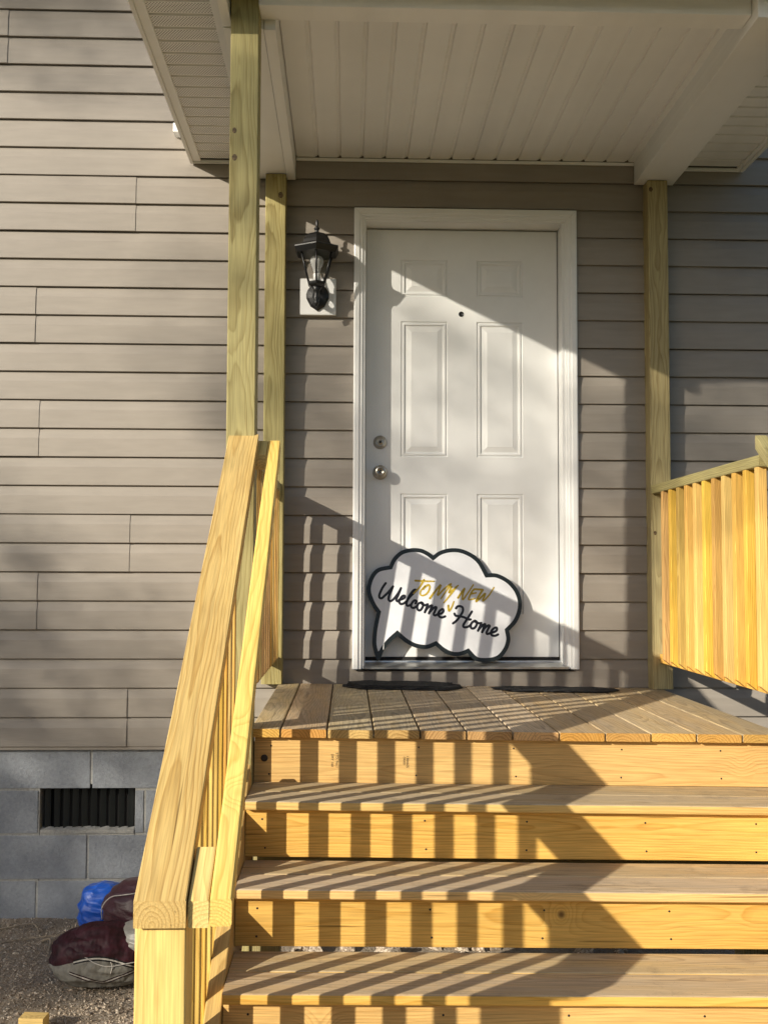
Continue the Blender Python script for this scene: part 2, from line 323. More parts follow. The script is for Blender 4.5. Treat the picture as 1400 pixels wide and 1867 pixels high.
# ---------------------------------------------------------------- the ground
GZ = -39.6
def gz(x, y):
    p = Vector((x*.03, y*.03, 1.7))
    return GZ + noise.noise(p)*1.0 + noise.noise(p*4)*.35 + (.9 if y > -7 else 0)*max(0, (y+7)/7)
bm = bmesh.new()
R = 4000
xs = [-R, -400] + [-150+1.0*i for i in range(0, 141)] + [60, 400, R]
ys = [-R, -500] + [-150+1.0*i for i in range(0, 153)] + [400, R]
grid = [[bm.verts.new((x, y, gz(x, y) + (noise.noise(Vector((x*.9, y*.9, 5)))*.28 if -150 <= x <= -10 and -150 <= y <= 2 else 0) if -160 < x < 20 and -160 < y < 20 else GZ)) for y in ys] for x in xs]
for i in range(len(xs)-1):
    for j in range(len(ys)-1):
        bm.faces.new((grid[i][j], grid[i+1][j], grid[i+1][j+1], grid[i][j+1]))
put('ground', bm_mesh('ground', bm, M_GROUND, smooth=True), kind='structure')

# ---------------------------------------------------------------- the house
house = thing('house', 'tan clapboard house with grey block foundation and white front door', 'house', (0, 3, GZ))
def wbox(x0, x1, z0, z1): box('wall', house, x0, x1, .75, 6, z0, z1, M_SHEATH)
wbox(-140, 1.9, -10, 132); wbox(38.8, 160, -10, 132); wbox(1.91, 38.79, 82.4, 131.9); wbox(1.91, 38.79, -9.9, 2.6)
box('interior_wall', house, -130, 150, 60, 62, -38, 131, M_DARK)
EXP = 4.937; Z0 = -10.04
PROF = [(-.10, .04), (-.60, .0), (-.64, .07), (-.56, 3.15), (-.24, 4.5), (-.12, 4.9)]
SCACHE = {}
def siding(x0, x1, k, n, lift=0.0, clip=None):
    key = (round(x1-x0, 2), n, clip)
    if key not in SCACHE:
        pr = [(y, z+EXP*i) for i in range(n) for y, z in PROF]
        if clip is not None: pr = [(y, min(z, clip)) for y, z in pr]
        L = x1-x0; ns = max(1, int(L/14)); vs = []; fs = []
        rr = random.Random(int(L*100)+n)
        for s in range(ns+1):
            wob = rr.uniform(-.05, .05)
            for y, z in pr: vs.append((-L/2+L*s/ns, y+wob*(1 if y < -.3 else 0), z))
        m = len(pr)
        for s in range(ns):
            for i in range(m-1): fs.append((s*m+i, (s+1)*m+i, (s+1)*m+i+1, s*m+i+1))
        SCACHE[key] = mesh('siding_panel', vs, fs, M_SIDING)
    put('siding_panel', SCACHE[key], house, T((x0+x1)/2, -lift, Z0+EXP*k))
JOINT = {0: -37.9, 2: -90, 4: -53.4, 6: -37.9, 8: -96, 10: -53.7, 12: -100, 14: -54.7, 16: -93, 18: -37.8, 20: -88, 22: -97, 24: -60.5, 26: -99}
JR = {16: 64.5, 10: 92, 14: 100, 6: 88}
for k in range(0, 28, 2):
    j = JOINT[k]; jr = JR.get(k)
    siding(-130, j+.5, k, 2, .11)
    zone = [(j, .8, k, 2)] if 2 <= k <= 18 else []
    if zone:
        siding(j, .8, k, 2)
        if jr: siding(39.9, jr+.4, k, 2, .07); siding(jr, 150, k, 2)
        else: siding(39.9, 150, k, 2)
    else: siding(j, 150, k, 2)
siding(.8, 39.9, 2, 1, 0, 3.1); siding(.8, 39.9, 19, 1)
box('starter_strip', house, -130, 150, -.45, .4, -10.6, -9.95, M_SIDING)
# block foundation
MH = .42
for x0, x1 in ((-140, -52.0), (-51.9, -36.05), (-35.95, 150)):
    if x0 == -51.9:
        box('mortar_bed', house, x0, x1, .56, 6, -40.5, -24.25, M_MORTAR); box('mortar_bed', house, x0, x1, .56, 6, -16.5, -10.1, M_MORTAR)
    else: box('mortar_bed', house, x0, x1, .56, 6, -47, -10.1, M_MORTAR)
COURSE = [(-17.2, -10.05, -43.4), (-24.7, -17.62, -52.05), (-32.3, -25.12, -43.8), (-39.9, -32.72, -52.2), (-47, -40.3, -43.5)]
for ci, (z0, z1, j) in enumerate(COURSE):
    xl = j-15.9*5
    for n in range(15):
        x0 = xl+15.9*n+MH/2; x1 = x0+15.9-MH
        if ci == 1 and abs(x0+51.84) < 1: continue
        if ci == 1 and abs(x0-(-35.94)) < 1: box('foundation_block', house, -35.9, -34.5, .42, 4, z0, z1, M_BLOCK, .1); x0 = -34.1
        if x0 > 110: break
        box('foundation_block', house, x0, x1, .42+random.uniform(-.05, .05), 4, z0, z1, M_BLOCK, .1)
M_VENT = plain('vent_plastic', (.02, .025, .026), .5)
vent = box('foundation_vent', house, -51.8, -36.1, 3.2, 3.6, -24.2, -16.6, M_DARK)
for i in range(10):
    x = -51.3+1.56*i
    put('vent_slat', mesh('vent_slat', [(-.42, -.0, -3.75), (.42, .55, -3.75), (.42, .55, 3.75), (-.42, 0, 3.75), (-.42, .18, -3.75), (.42, .73, -3.75), (.42, .73, 3.75), (-.42, .18, 3.75)], [(0, 1, 2, 3), (7, 6, 5, 4), (0, 4, 5, 1), (3, 2, 6, 7), (0, 3, 7, 4), (1, 5, 6, 2)], M_VENT), vent, T(x+.4, 1.25, -20.3))
bm = bmesh.new()                              # the smeared mortar sill under the vent
for i in range(34):
    x = -51.8+15.7*i/33; h = .18+.28*abs(noise.noise(Vector((x*.5, 3.3, 0))))+.15*random.random()
    a = [bm.verts.new((x, .36, -24.75)), bm.verts.new((x, .36, -24.35+h*.6)), bm.verts.new((x, 1.6, -24.2+h))]
    if i:
        bm.faces.new((pa[0], a[0], a[1], pa[1])); bm.faces.new((pa[1], a[1], a[2], pa[2]))
    pa = a
put('mortar_sill', bm_mesh('mortar_sill', bm, M_MORTAR), house)
box('eave', house, -140, 160, -14, 8, 129, 133, M_WHITE); box('house_roof', house, -145, 165, -15, 120, 133.1, 136, M_SHINGLE)
# small white fitting on the wall behind the porch eave
box('wall_fitting', house, -30.6, -27.9, -3.2, -.5, 95.6, 97.2, M_TRIM, .12)

# ---- door
DY = 3.2
DX = [3.08, 9.2, 17.55, 22.76, 31.0, 37.22]; DZ = [4.75, 12.3, 33.5, 40.06, 64.35, 68.9, 75.5, 80.95]
vs = []; fs = []
for z in DZ:
    for x in DX: vs.append((x, DY, z))
holes = {(1, 1), (3, 1), (1, 3), (3, 3), (1, 5), (3, 5)}
for j in range(7):
    for i in range(5):
        if (i, j) not in holes: a = j*6+i; fs.append((a, a+1, a+7, a+6))
n0 = len(vs)
for x, z in ((DX[0], DZ[0]), (DX[5], DZ[0]), (DX[5], DZ[7]), (DX[0], DZ[7])): vs.append((x, DY+1.7, z))
fs += [(n0+3, n0+2, n0+1, n0), (0, n0, n0+1, 5), (42, 47, n0+2, n0+3), (0, 42, n0+3, n0), (5, n0+1, n0+2, 47)]
door = put('door', mesh('door', vs, fs, M_DOOR), house, label='white six-panel front door')
PP = [(0, 0), (.10, .16), (.28, .20), (.34, .04), (.62, .04), (.70, .22), (.95, .26), (1.75, .06), (1.82, .02)]
def dpanel(x0, x1, z0, z1):
    vs = []; fs = []
    for d, dep in PP:
        for x, z in ((x0+d, z0+d), (x1-d, z0+d), (x1-d, z1-d), (x0+d, z1-d)): vs.append((x, DY+dep, z))
    for k in range(len(PP)-1):
        for i in range(4):
            j = (i+1) % 4; fs.append((4*k+i, 4*k+j, 4*k+4+j, 4*k+4+i))
    k = 4*(len(PP)-1); fs.append((k, k+1, k+2, k+3))
    put('door_panel', mesh('door_panel', vs, fs, M_DOOR), door)
for i, j in holes: dpanel(DX[i], DX[i+1], DZ[j], DZ[j+1])
for nm, x, z, pr in (('deadbolt', 5.58, 42.6, [(1.22, 0), (1.22, .12), (1.05, .42), (.8, .5), (.78, .62), (.72, .64), (.70, .56), (.42, .56), (.40, .62), (.08, .62)]),
                     ('door_knob', 5.6, 37.25, [(1.30, 0), (1.30, .1), (1.1, .3), (.62, .42), (.5, .9), (.72, 1.2), (1.0, 1.5), (1.08, 1.85), (.95, 2.2), (.66, 2.36), (.52, 2.36), (.5, 2.25), (.1, 2.25)])):
    kb = put(nm, lathe(nm, pr, M_NICKEL, 28, 'Y'), door, T(x, DY, z))
    hh = pr[-1][1]
    put('keyhole', lathe('keyhole', [(.26, hh+.0), (.26, hh+.04), (.22, hh+.05)], M_BLACK, 14, 'Y'), kb, T(x, DY, z))
put('peephole', lathe('peephole', [(.48, 0), (.48, .06), (.40, .10), (.36, .02), (.02, .02)], M_BLACK, 20, 'Y'), door, T(20.0, DY, 65.75))
# brick-mould casing, mitred at the head
CP = [(0, -.45), (.12, -.72), (.45, -.78), (.55, -.98), (1.0, -1.02), (1.12, -1.22), (1.85, -1.28), (2.03, -1.2), (2.05, -.3)]
def casing(pts):
    vs = []; fs = []
    for f in pts:
        for d, y in CP: x, z = f(d); vs.append((x, y, z))
    n = len(CP)
    for i in range(n-1): fs.append((i, n+i, n+i+1, i+1))
    put('door_casing', mesh('door_casing', vs, fs, M_TRIM), house)
casing([lambda d: (2.85-d, 81.4+d-.02), lambda d: (2.85-d, 3.05)])
casing([lambda d: (37.87+d, 3.05), lambda d: (37.87+d, 81.4+d-.02)])
casing([lambda d: (37.87+d, 81.4+d), lambda d: (2.85-d, 81.4+d)])
box('door_jamb', house, 1.95, 2.96, -.44, 5, 3.2, 81.2, M_TRIM); box('door_jamb', house, 37.4, 38.75, -.44, 5, 3.2, 81.2, M_TRIM)
box('door_jamb', house, 1.95, 38.75, -.44, 5, 81.22, 82.3, M_TRIM)
box('door_backing', house, 2.0, 38.7, 4.95, 5.5, 3, 82, M_DARK)  # near-black sheet closing the opening so gaps round the door stay dark
th = put('threshold', mesh('threshold', [(x, y, z) for x in (2.9, 37.95) for y, z in ((-1.45, 3.1), (-1.45, 3.42), (-1.25, 3.5), (1.9, 4.0), (1.95, 4.22), (2.3, 4.3), (2.7, 4.22), (3.6, 4.22), (3.6, 3.1))],
     [tuple(range(8, -1, -1)), tuple(range(9, 18))]+[(i, (i+1) % 9, 9+(i+1) % 9, 9+i) for i in range(9)], M_ALU), house)
box('door_sweep', th, 3.1, 37.2, 3.0, 3.5, 4.2, 4.82, M_RUBBER)
box('sill_gap_strip', th, 1.5, 39.0, -.9, .2, 2.72, 3.09, M_DARK)  # near-black strip put in for the dark gap under the sill

# ---------------------------------------------------------------- porch roof
roof = thing('porch_roof', 'white vinyl-clad porch roof with boxed beams over the front door', 'porch roof', (21, -30, 88.4))
box('beam', roof, -16.15, -11.06, -52.7, -.72, 88.45, 93, M_WHITE, .08); box('beam_flange', roof, -11.0, -9.5, -52.7, -.74, 88.3, 92.9, M_WHITE, .12)
box('beam', roof, 50.3, 57.2, -58.2, -.72, 88.35, 93, M_WHITE, .12)
box('beam', roof, -11.35, 50.25, -56.3, -52.78, 89.6, 97, M_WHITE, .1)
box('beam_trim', roof, -11.3, 50.2, -52.7, -51.75, 90.55, 93, M_WHITE, .1)
box('fascia', roof, -16.2, -15.0, -63.4, -52.75, 88.6, 93.1, M_WHITE, .05)
# tongue-and-groove ceiling, one panel per plank
CW = 3.91
def plank_mesh(nm, L, W, mat, gv=.22):
    pr = [(-W/2, .36), (-W/2+.16, .36), (-W/2+gv+.06, 0), (W/2-gv-.22, 0), (W/2-gv-.06, .16), (W/2-.10, .16), (W/2-.0, .36)]
    vs = [(x, s, z) for s in (-L/2, L/2) for x, z in pr]; n = len(pr)
    return mesh(nm, vs, [(i+1, i, n+i, n+i+1) for i in range(n-1)], mat)
cm = plank_mesh('ceiling_panel', 50.4, CW, M_WHITE)
for i in range(16):
    x = -9.6+CW*(i+.5)
    if x < 52: put('ceiling_panel', cm, roof, T(x, -26.1, 92.4))
box('ceiling_trim', roof, -9.4, 50.25, -1.0, -.7, 91.75, 92.28, M_WHITE, .05)
# soffits at the sides, one panel per groove
def perf():
    m, t, p = mat_new('vinyl_perforated'); b = NB(t)
    co = b.coord(); x, y, z = b.sep(co)
    k = 1/(.40*IN)
    row = b.m('FLOOR', b.m('MULTIPLY', y, k*1.3))
    fx = b.m('FRACT', b.m('ADD', b.m('MULTIPLY', x, k), b.m('MULTIPLY', row, .5))); fy = b.m('FRACT', b.m('MULTIPLY', y, k*1.3))
    dx = b.m('SUBTRACT', fx, .5); dy = b.m('SUBTRACT', fy, .5)
    d = b.m('SQRT', b.m('ADD', b.m('MULTIPLY', dx, dx), b.m('MULTIPLY', dy, dy)))
    hole = b.m('LESS_THAN', d, .27)
    inside = b.m('LESS_THAN', b.m('ABSOLUTE', y), 1.25*IN)
    t.links.new(b.mix(b.m('MULTIPLY', hole, inside), (.86, .84, .81, 1), (.12, .11, .10, 1)), p.inputs['Base Color'])
    p.inputs['Roughness'].default_value = .5
    b.bump(b.m('MULTIPLY', b.m('MULTIPLY', hole, inside), -1.0), .5, .002, p)
    return m
M_PERF = perf()
def soffit_mesh(nm, W, mat):
    pr = [(-1.725, .0), (-1.55, .02), (-1.42, .32), (1.42, .32), (1.55, .02), (1.725, .0)]
    pr = [(-1.725, .30), (-1.45, .30), (-1.38, 0), (1.45, 0), (1.6, .22), (1.725, .22)]
    vs = [(s, y, z) for s in (-W/2, W/2) for y, z in pr]; n = len(pr)
    return mesh(nm, vs, [(i, i+1, n+i+1, n+i) for i in range(n-1)], mat)
smL = soffit_mesh('soffit_panel', 8.6, M_PERF); smR = soffit_mesh('soffit_panel', 11.6, M_WHITE)
for i in range(18):
    put('soffit_panel', smL, roof, T(-21.9, -3.3-3.46*i, 91.55)); put('soffit_panel', smR, roof, T(63.0, -3.3-3.46*i, 91.55))
box('soffit_trim', roof, -27.3, -26.0, -63.9, -1.2, 91.2, 91.62, M_WHITE, .05); box('fascia', roof, -27.85, -27.32, -64.4, -.9, 90.85, 97, M_WHITE, .06)
box('soffit_trim', roof, -27.3, -16.2, -1.15, -.72, 90.95, 91.55, M_WHITE, .06)
box('soffit_trim', roof, -17.7, -16.2, -63.4, -1.2, 91.1, 92.6, M_WHITE, .05)
box('soffit_trim', roof, 68.55, 69.3, -63.9, -1.2, 91.2, 91.62, M_WHITE, .05); box('fascia', roof, 69.32, 69.85, -64.4, -.9, 90.85, 97, M_WHITE, .06)
box('soffit_trim', roof, 57.25, 69.3, -1.15, -.72, 90.95, 91.55, M_WHITE, .06)
box('fascia', roof, -27.3, 69.3, -64.4, -63.95, 91.5, 97, M_WHITE, .06)
box('front_soffit', roof, -11.3, 57, -63.9, -56.4, 92.6, 93.0, M_WHITE)
put('roof_deck', mesh('roof_deck', [(x, y, z) for y in (-66, -.8) for x, z in ((-30, 97.1), (21, 117), (72, 97.1), (72, 98.2), (21, 118.2), (-30, 98.2))],
    [(0, 1, 2, 3, 4, 5)[::-1], (6, 7, 8, 9, 10, 11)]+[(i, (i+1) % 6, 6+(i+1) % 6, 6+i) for i in range(6)], M_SHINGLE), roof)
put('gable_panel', mesh('gable_panel', [(-29, -63, 97.05), (71, -63, 97.05), (21, -63, 116.8), (-29, -62, 97.05), (71, -62, 97.05), (21, -62, 116.8)], [(0, 1, 2), (5, 4, 3), (0, 3, 4, 1), (1, 4, 5, 2), (2, 5, 3, 0)], M_SIDING), roof)
box('attic_floor', roof, -27, 69, -63.9, -.9, 93.2, 93.6, M_SHEATH)

# ---------------------------------------------------------------- deck
DTILT = .0135
def zd(x): return .72-DTILT*(x+11)           # the deck hangs a little low at its right side
deck = thing('porch_deck', 'weathered wooden porch deck of boards running to the door', 'deck', (20, -27, -1))
b0, bp = -8.06, 5.635
for k in range(-1, 11):
    x0 = b0+bp*k+.11; x1 = b0+bp*(k+1)-.11
    if k < 0: x0 = -11.65
    x = (x0+x1)/2; z = zd(x)-.5
    e = random.uniform(-.12, .12)
    board('deck_board', deck, (x, -54.55+e, z+random.uniform(-.03, .03)), (x, -.75, z+random.uniform(-.03, .03)-.1), round(x1-x0, 2), 1.0, [M_DECKEND, M_DECK], r=.12, upv=(DTILT, 0, 1), allsides=True)
for x in (-10.7, 20, 52.6): board('joist', deck, (x, -52.1, -4.8), (x, -1, -4.8), 1.5, 7.2, M_GREEN)
board('gap_blocker', deck, (-11, -49.6, -13.2), (53.5, -49.6, -13.6), 1.5, 9.25, M_GREEN)  # added board behind the stairs, hides the pale wall so the gap stays dark
for x, y in ((-10, -47), (52, -47)): board('support_post', deck, (x, y, GZ-3), (x, y, -8.5), 3.5, 3.5, M_GREEN, upv=(0, 1, 0))

# ---------------------------------------------------------------- stairs
stairs = thing('porch_stairs', 'yellow pine stairs with open gaps under the treads leading to the deck', 'stairs', (20, -85, GZ))
TT = .0145; XM = 16.0
TZ = [-6.1, -12.65, -19.0, -25.5, -32.0]
def zt(n, x): return TZ[n]-TT*(x-XM)
XA, XB = -11.22, 52.0
for n in range(5):
    yb = -53.75-10.3*n
    for (ya, yc) in ((yb, yb-5.5), (yb-5.66, yb-11.15)):
        y = (ya+yc)/2; jz = random.uniform(-.03, .03)
        board('tread_board', stairs, (XA, y, zt(n, XA)-.5+jz), (XB, y, zt(n, XB)-.5+jz), 5.5, 1.0, [M_RISER, M_DECK], r=.19, seg=3)
RZ = [(-.72, -6.2), (-7.13, -12.38), (-13.7, -18.6), (-20.05, -25.1), (-26.6, -31.7), (-33.1, -38.6)]
for n, (za, zb) in enumerate(RZ):
    y = -53.7-10.3*n+.75; k = -TT if n else -DTILT
    off = (zd(XM)-.33) if n == 0 else 0
    board('riser_board', stairs, (XA, y, (za+zb)/2+off+k*(XA-XM)), (XB, y, (za+zb)/2+off+k*(XB-XM)), round(za-zb, 2), 1.5, M_RISER, upv=(0, -1, 0), r=.1)
SL = .632
def stringer(x):
    y0, y1 = -54.8, -108.0
    z0 = -.43+SL*(y0+53.8)
    c = math.sqrt(1+SL*SL); hd = 11.25/2*c
    board('stringer', stairs, (x, y1, z0+SL*(y1-y0)-hd), (x, y0, z0-hd), 1.5, 11.25, M_BAL, upv=(0, -SL, 1), cut0=0, cut1=0, r=.1)
stringer(-12.05); stringer(52.85)
for x in (20.4, 33.3, 4.0):                      # stringer carriages behind the risers, one block per step
    for n in range(5):
        yr = -53.7-10.3*n+1.53; zt_ = TZ[n]-1.06-TT*(x-XM)
        board('carriage_block', stairs, (x, yr-10.25, zt_-1.6), (x, yr+.0, zt_-1.6), 1.5, 3.2, M_RISER, r=.05)
M_NAIL = plain('nail_head', (.05, .045, .04), .5, metal=.6)
nm_ = lathe('nail_head', [(.11, 0), (.11, .03), (.03, .05)], M_NAIL, 8, 'Y')
for n in range(4):
    za, zb = RZ[n]; yf = -53.7-10.3*n
    for x in (-9.2, 8.7, 20.3, 33.4, 46):
        for z in (za-1.1, zb+1.0): put('nail_head', nm_, stairs, T(x+random.uniform(-.3, .3), yf+.0, z-(TT if n else DTILT)*(x-XM)+(.05 if n == 0 else 0)))
put('screw_head', lathe('screw_head', [(.42, 0), (.42, .08), (.25, .14), (.12, .10)], M_NAIL, 16, 'Y'), stairs, T(-10.0, -53.7, -2.9))
def text_mesh(body, size, mat, name):
    cu = bpy.data.curves.new(name, 'FONT'); cu.body = body; cu.size = size*IN; cu.extrude = .0002; cu.align_x = 'CENTER'; cu.align_y = 'CENTER'
    o = bpy.data.objects.new('tmp', cu); C.objects.link(o)
    dg = bpy.context.evaluated_depsgraph_get(); dg.update()
    me = bpy.data.meshes.new_from_object(o.evaluated_get(dg)); bpy.data.objects.remove(o)
    me.materials.clear(); me.materials.append(mat); me.name = name; return me
ROT = Matrix.Rotation(math.pi/2, 4, 'X')
for body, x, z, s in (('STD. No.1', -1.22, -3.2, .42), ('DRY 160', -1.78, -3.2, .42), ('1384605', 7.35, -3.4, .42), ('DRIED', 6.95, -3.3, .36)):
    me = text_mesh(body, s, M_STAMP, 'mill_stamp')
    put('mill_stamp', me, stairs, T(x, -53.715, z) @ ROT @ Matrix.Rotation(-math.pi/2, 4, 'Z'))

# ---------------------------------------------------------------- posts
PG = 'porch roof posts'
def post(x0, yf, z0, z1, label, knots=()):
    o = board('porch_post', None, (x0+1.75, yf+1.75, z0), (x0+1.75, yf+1.75, z1), 3.5, 3.5, M_GREEN, upv=(0, -1, 0), r=.16, seg=3, label=label, cat='post', group=PG)
    for x, z, r in knots:
        bm = bmesh.new(); bmesh.ops.create_circle(bm, cap_ends=True, segments=14, radius=r)
        for v in bm.verts: v.co.x *= .8+.25*random.random(); v.co.z = v.co.y*1.25; v.co.y = 0
        put('knot', bm_mesh('knot', bm, M_KNOT), o, T(x, yf-.015, z))
    return o
M_KNOT = plain('pine_knot', (.15, .095, .04), .6, var=.5, scale=120)
post(-14.52, -3.5, zd(-13), 88.3, 'greenish pine post against the wall left of the wall lantern', [(-11.9, 84.6, .45)])
post(51.96, -3.5, zd(53), 88.2, 'greenish pine post against the wall right of the door, arched grain', [(52.5, 86.6, .35), (52.6, 26.5, .3)])
post(-14.85, -55.6, GZ-2, 97.0, 'tall greenish pine post at the head of the stairs on the left', [(-14.2, 70.6, .34), (-14.25, 74.0, .30)])
post(54.3, -55.3, GZ-2, 97.0, 'pine post at the right front corner of the porch')

# ---------------------------------------------------------------- railings
def deck_rail(name, label, xi, sgn, ys, wb, yb, x_post):
    """xi = inner face of balusters, sgn = outward direction"""
    t = thing(name, label, 'railing', (xi, -28, 4), 'porch deck railings')
    board('cap_rail', t, (xi+sgn*1.75, -51.78, 33.95), (xi+sgn*1.75, -3.55, 33.95), 3.5, 1.5, M_GREEN, r=.14)
    board('bottom_rail', t, (xi+sgn*(wb+.75), -51.78, 5.1), (xi+sgn*(wb+.75), -3.55, 5.1), 1.5, 1.5, M_BAL)
    for y in ys:
        yc = y if yb is None else y
        board('baluster', t, (xi+sgn*wb/2, yc, 4.9), (xi+sgn*wb/2, yc, 33.18), wb, wb, M_BAL, upv=(sgn, 0, 0), r=.1, cut0=-.8)
    return t
deck_rail('deck_railing', 'left deck railing of pine balusters between two posts', -11.5, -1, [-5.98-3.84*k for k in range(0, 12)], 1.06, None, 0)
deck_rail('deck_railing', 'right deck railing of sunlit yellow balusters beside the door', 52.0, 1, [-9.6-4.11*k for k in range(0, 11)], 1.2, None, 0)

def stair_rail(name, label, xc, sgn, hand):
    """xc = centre of the posts, sgn = +1 when the stairs lie to the right of the rail"""
    t = thing(name, label, 'railing', (xc, -100, GZ), 'stair railings')
    s = .7105; q = math.sqrt(1+s*s); plumb = s
    board('newel_post', t, (xc, -108.2, GZ-2), (xc, -108.2, -3.1), 3.5, 3.5, M_FRESH, upv=(0, -1, 0), r=.16, seg=3, cut1=-s)
    def zc(y): return 36.35+s*(y+55.3)           # top of the cap
    tv = 1.5*q
    board('cap_rail', t, (xc, -110.4, zc(-110.4)-tv/2), (xc, -55.32, zc(-55.32)-tv/2), 3.55, 1.5, M_CAP, upv=(0, -s, 1), r=.05, cut0=plumb, cut1=plumb, seg=1)
    xb = xc-sgn*.69
    def zs(y): return -.43+SL*(y+53.8)
    for k in range(13):
        y = -60.93-3.83*k
        if y < -105.5: break
        board('baluster', t, (xb, y, zs(y)-7.5), (xb, y, zc(y)-tv-.03), 1.06, 1.06, M_BAL, upv=(0, -1, 0), r=.09, cut1=-s)
    if hand:
        hx = xc+sgn*4.15
        sh = .689
        def zh(y): return -2.83+sh*(y+110)
        h = board('handrail', t, (hx-sgn*.05, -110.0, zh(-110)-tv/2), (hx-sgn*.55, -54.0, zh(-54)-tv/2), 1.5, 1.5, M_FRESH, upv=(0, -sh, 1), r=.17, cut0=plumb, cut1=plumb, seg=3)
        for y0, y1, dx in ((-110.05, -106.2, .05), (-56.9, -54.0, .5)):
            board('spacer_block', h, (hx-sgn*(1.52+dx), y0, zh(y0)-tv/2-.04), (hx-sgn*(1.52+dx), y1, zh(y1)-tv/2-.04), 1.42, 1.5, M_FRESH, upv=(0, -s, 1), r=.12, cut0=plumb, cut1=plumb)
    return t
stair_rail('stair_railing', 'left stair railing with wide cracked cap board and slim inner handrail', -12.7, 1, True)
t2 = stair_rail('stair_railing', 'right stair railing whose cap end shows at the right edge of the photo', 53.95, -1, False)
board('spacer_block', t2, (51.6, -57.2, 36.0-.71*3.6), (51.6, -53.6, 36.0), 1.5, 1.5, M_GREEN, upv=(0, -.71, 1), cut0=.71, cut1=.71)

# ---------------------------------------------------------------- wall lantern
LX, LY = -5.6, -4.5
lan = thing('wall_lantern', 'black six-sided wall lantern with clear bulb on a white mounting block', 'lantern', (LX, -1, 65))
box('mounting_block', lan, -8.62, -2.3, -1.35, -.3, 64.25, 70.65, M_TRIM, .14)
ST = math.radians(-90)
def hexl(nm, prof, mat, parent=lan): return put(nm, lathe(nm, prof, mat, 6, 'Z', False, ST), parent, T(LX, LY, 0))
rf = hexl('lantern_roof', [(3.75, 73.9), (4.25, 74.75), (4.25, 74.95), (2.85, 75.45), (2.7, 75.7), (2.5, 76.25), (2.1, 76.95), (1.45, 77.45), (.75, 77.7), (.5, 77.8)], M_BLACK)
put('finial', lathe('finial', [(.42, 77.6), (.34, 77.95), (.3, 78.15), (.5, 78.35), (.52, 78.5), (.25, 78.75), (.2, 78.95), (.26, 79.4), (.24, 79.8), (.1, 80.05)], M_BLACK, 14), rf, T(LX, LY, 0))
def hexp(r, z, i): a = ST+i*math.pi/3; return (LX+r*math.cos(a), LY+r*math.sin(a), z)
for i in range(6):
    put('cage_bar', tube('cage_bar', [hexp(3.05, 74.2, i), hexp(1.5, 69.0, i)], .17, M_BLACK, 6), lan)
gm, gt, gp = mat_new('clear_pane'); gt.nodes.remove(gp)
tr = gt.nodes.new('ShaderNodeBsdfTransparent'); gl = gt.nodes.new('ShaderNodeBsdfGlossy'); gl.inputs['Roughness'].default_value = .03; mx = gt.nodes.new('ShaderNodeMixShader'); mx.inputs[0].default_value = .05
gt.links.new(tr.outputs[0], mx.inputs[1]); gt.links.new(gl.outputs[0], mx.inputs[2]); gt.links.new(mx.outputs[0], [n for n in gt.nodes if n.type == 'OUTPUT_MATERIAL'][0].inputs[0])
for i in range(6):
    put('pane', mesh('pane', [hexp(2.9, 74.1, i), hexp(2.9, 74.1, i+1), hexp(1.45, 69.1, i+1), hexp(1.45, 69.1, i)], [(0, 1, 2, 3)], gm), lan)
hexl('lantern_base', [(1.1, 68.3), (1.6, 68.6), (1.7, 68.85), (1.6, 69.1), (1.2, 69.2), (.3, 69.2)], M_BLACK)
put('socket', lathe('socket', [(.62, 69.15), (.62, 70.5), (.55, 70.6)], M_TRIM, 16), lan, T(LX, LY, 0))
bmat, bt, bpn = mat_new('bulb_glass'); bpn.inputs['Base Color'].default_value = (.86, .86, .84, 1); bpn.inputs['Roughness'].default_value = .08; bpn.inputs['Transmission Weight'].default_value = .55; bpn.inputs['IOR'].default_value = 1.1
put('bulb', lathe('bulb', [(.5, 70.5), (.55, 70.9), (.75, 71.5), (1.05, 72.1), (1.18, 72.6), (1.12, 73.1), (.85, 73.5), (.4, 73.75), (.05, 73.8)], bmat, 20), lan, T(LX, LY, 0))
put('arm', tube('arm', smooth_path([(LX, LY, 68.4), (LX, LY+.1, 67.2), (LX, LY+.7, 66.3), (LX, LY+1.7, 66.3), (LX, -2.2, 66.9), (LX, -1.5, 67.1)]), .48, M_BLACK, 10), lan)
put('drop_finial', lathe('drop_finial', [(.1, 64.9), (.3, 65.2), (.5, 65.6), (.35, 65.9), (.65, 66.3), (.4, 66.8), (.55, 67.6), (1.0, 68.4)], M_BLACK, 14), lan, T(LX, LY, 0))
pl = [(0, 64.85), (.55, 65.25), (1.2, 65.65), (1.55, 66.3), (1.95, 67.1), (1.98, 67.8), (1.75, 68.5), (1.3, 69.1), (.7, 69.45), (0, 69.55)]
ring = pl+[(-x, z) for x, z in pl[-2:0:-1]]
vs = [(LX+.1+x*sc, y, 67.2+(z-67.2)*sc) for sc, y in ((1, -1.36), (1, -1.6), (.82, -1.85), (.45, -2.05)) for x, z in ring]; n = len(ring)
put('back_plate', mesh('back_plate', vs, [(k*n+i, k*n+(i+1) % n, (k+1)*n+(i+1) % n, (k+1)*n+i) for k in range(3) for i in range(n)]+[tuple(range(3*n, 4*n))], M_BLACK), lan)

